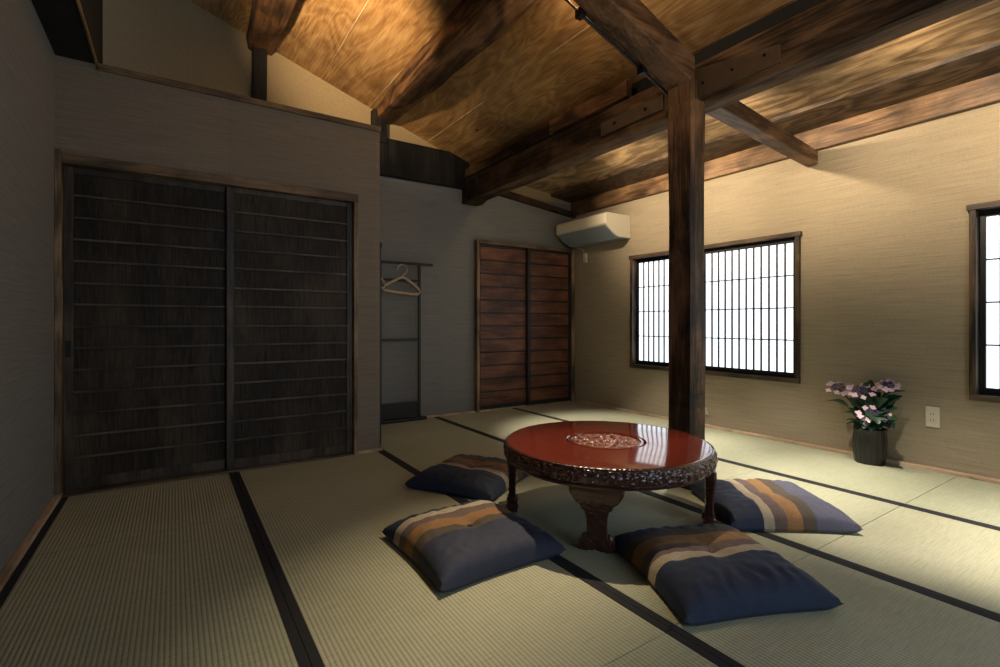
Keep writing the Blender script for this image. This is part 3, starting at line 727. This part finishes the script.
pix = [(905, 391, 4.18, 880, 400), (826, 401, 4.12, 848, 407), (871, 380, 4.22, 868, 400), (846, 420, 4.02, 862, 425), (853, 405, 4.1, 868, 415), (893, 404, 4.1, 876, 418),
       (898, 420, 4.0, 880, 424), (885, 400, 4.15, 874, 416), (880, 429, 3.98, 872, 424), (863, 428, 3.99, 870, 420), (856, 430, 4.05, 866, 421), (890, 428, 4.05, 878, 420),
       (853, 413, 4.05, 866, 421), (890, 411, 4.03, 876, 422), (850, 398, 4.18, 865, 413), (880, 392, 4.2, 872, 410), (896, 397, 4.2, 878, 412), (866, 404, 4.1, 870, 422), (847, 424, 4.15, 862, 424), (892, 422, 4.2, 878, 420),
       (861, 396, 4.22, 868, 412), (876, 402, 4.2, 872, 420), (870, 432, 4.0, 872, 416), (884, 416, 4.0, 872, 421), (858, 418, 4.0, 868, 421), (898, 408, 4.1, 880, 416), (844, 412, 4.08, 862, 418), (902, 396, 4.2, 884, 406), (866, 427, 3.98, 871, 415), (878, 424, 3.96, 872, 412), (888, 399, 4.12, 876, 408), (856, 398, 4.16, 866, 410), (872, 394, 4.14, 871, 414), (848, 408, 4.16, 864, 418), (894, 428, 4.08, 880, 416)]
for (u, v, X, u2, v2) in pix:
    tip = at(u, v, X=X); base = at(u2, v2, X=(X + 4.14) / 2)
    leaf(lf, base, tip, .058 + random.uniform(-.008, .012), (random.uniform(-.7, .1), random.uniform(-.6, .2), 1))
    st.tube([(px_, py_, .2), base], .004, 5)
lf.build('foliage', M['leaf'], root, smooth=True)
st.build('stems', M['stem'], root, smooth=True)
for (h, rad) in heads:
    fh = MB(); view = Vector((-h.x, -h.y, 1.3 - h.z)).normalized(); nrm = (view * .6 + Vector((0, 0, 1))).normalized()
    a = nrm.cross(Vector((0, 1, .1))).normalized(); b = nrm.cross(a)
    for k in range(70):
        rr = rad * .62 * math.sqrt(random.random()); an = random.random() * 6.283
        c_ = h + (a * math.cos(an) + b * math.sin(an)) * rr + nrm * (.014 * (1 - (rr / rad) ** 2) + random.uniform(-.004, .006)); s_ = random.uniform(.004, .0075)
        fh.add([c_ + Vector(q) * s_ for q in ((1, 0, 0), (-1, 0, 0), (0, 1, 0), (0, -1, 0), (0, 0, 1), (0, 0, -1))], [(0, 2, 4), (2, 1, 4), (1, 3, 4), (3, 0, 4), (2, 0, 5), (1, 2, 5), (3, 1, 5), (0, 3, 5)])
    ho = fh.build('flower_head', M['bud'], root)
    for k in range(9):
        fl_ = MB()
        an = k * 6.283 / 9 + random.uniform(-.2, .2); c_ = h + (a * math.cos(an) + b * math.sin(an)) * rad * random.uniform(.8, 1.05) + nrm * random.uniform(-.004, .012)
        nn = (nrm + view * .7 + Vector((random.uniform(-.3, .3), random.uniform(-.3, .3), random.uniform(-.2, .2)))).normalized()
        pa = nn.cross(Vector((.3, .2, 1))).normalized(); pb = nn.cross(pa); rot = random.random() * 1.5
        for q in range(4):
            t0 = rot + q * math.pi / 2; d = pa * math.cos(t0) + pb * math.sin(t0); s_ = nn.cross(d); L = random.uniform(.017, .023); o = len(fl_.v)
            pts = [c_, c_ + d * L * .5 + s_ * L * .5 + nn * .002, c_ + d * L + s_ * L * .25 + nn * .003, c_ + d * L * 1.05 + nn * .001, c_ + d * L - s_ * L * .25 + nn * .003, c_ + d * L * .5 - s_ * L * .5 + nn * .002]
            fl_.add(pts + [Vector(p_) - nn * .0012 for p_ in pts], [(0, 1, 2, 3), (0, 3, 4, 5), (9, 8, 7, 6), (11, 10, 9, 6)])
        fl_.build('floret', M['petal'], ho)
tag(root, 'pink and violet lacecap hydrangea in a ribbed black pot', 'potted plant')

# ------------------------------------------------------------------ light
def spot(name, loc, target, energy, col, size, blend=.5, rad=.03):
    l = bpy.data.lights.new(name, 'SPOT'); l.energy = energy; l.color = col; l.spot_size = math.radians(size); l.spot_blend = blend; l.shadow_soft_size = rad
    o = bpy.data.objects.new(name, l); C.objects.link(o); o.location = Vector(loc) * S
    o.rotation_euler = (Vector(target) - Vector(loc)).to_track_quat('-Z', 'Y').to_euler(); return o
def area(name, loc, target, energy, col, sx, sy):
    l = bpy.data.lights.new(name, 'AREA'); l.shape = 'RECTANGLE'; l.size = sx * S; l.size_y = sy * S; l.energy = energy; l.color = col
    o = bpy.data.objects.new(name, l); C.objects.link(o); o.location = Vector(loc) * S
    o.rotation_euler = (Vector(target) - Vector(loc)).to_track_quat('-Z', 'Y').to_euler(); return o
WARM = (1., .74, .45)
def point(name, loc, energy, col, rad=.03):
    l = bpy.data.lights.new(name, 'POINT'); l.energy = energy; l.color = col; l.shadow_soft_size = rad
    o = bpy.data.objects.new(name, l); C.objects.link(o); o.location = Vector(loc) * S; return o
spot('lamp_roof', (.25, 2.60, 2.86), (1.28, 3.95, 3.52), 290, WARM, 66, .9, .03)
spot('lamp_roof', (1.98, 2.12, 2.88), (1.42, 1.22, 0), 250, (1, .80, .55), 56, .9, .02)
point('lamp_roof', (1.98, 2.12, 2.88), 5, WARM, .03)
for y in (3.3, 2.2, 1.1, .0, -1.0):
    spot('lamp_cove', (2.895, y, 2.49), (4.32, y, 2.26), 115, (1, .80, .55), 84, 1., .02)
    spot('lamp_cove', (2.895, y, 2.48), (3.35, y - .1, 0), 250, (1, .90, .76), 54, .7, .02)
point('lamp_cove', (2.93, 3.75, 2.46), 4, WARM, .02)
spot('lamp_front', (1.0, .45, 2.30), (2.72, 1.8, 2.62), 40, WARM, 60, .8, .03)
area('cool_fill_front', (1.2, YF + .05, 1.4), (.4, 4, 1.4), 42, (.66, .82, 1), 2.6, 1.4)  # added cool fill from behind the viewer to brighten the left side

w = bpy.data.worlds.new('world'); bpy.context.scene.world = w; w.use_nodes = True
w.node_tree.nodes['Background'].inputs[0].default_value = (.75, .85, 1, 1); w.node_tree.nodes['Background'].inputs[1].default_value = .3

# ------------------------------------------------------------------ camera
cam = bpy.data.cameras.new('camera'); co = bpy.data.objects.new('camera', cam); C.objects.link(co)
co.location = (0, 0, 1 * S); co.rotation_euler = (math.radians(90), 0, -math.atan2(.5505, .835))
cam.sensor_width = 36; cam.lens = 494.5 / 1000 * 36; cam.shift_y = -(333.5 - 323.5) / 1000; cam.clip_start = .02
bpy.context.scene.camera = co
for o in bpy.data.objects:
    if 'o_' in o.keys(): del o['o_']
vs = bpy.context.scene.view_settings
vs.view_transform = 'Standard'; vs.look = 'None'; vs.gamma = 1; vs.exposure = 0; vs.use_curve_mapping = False
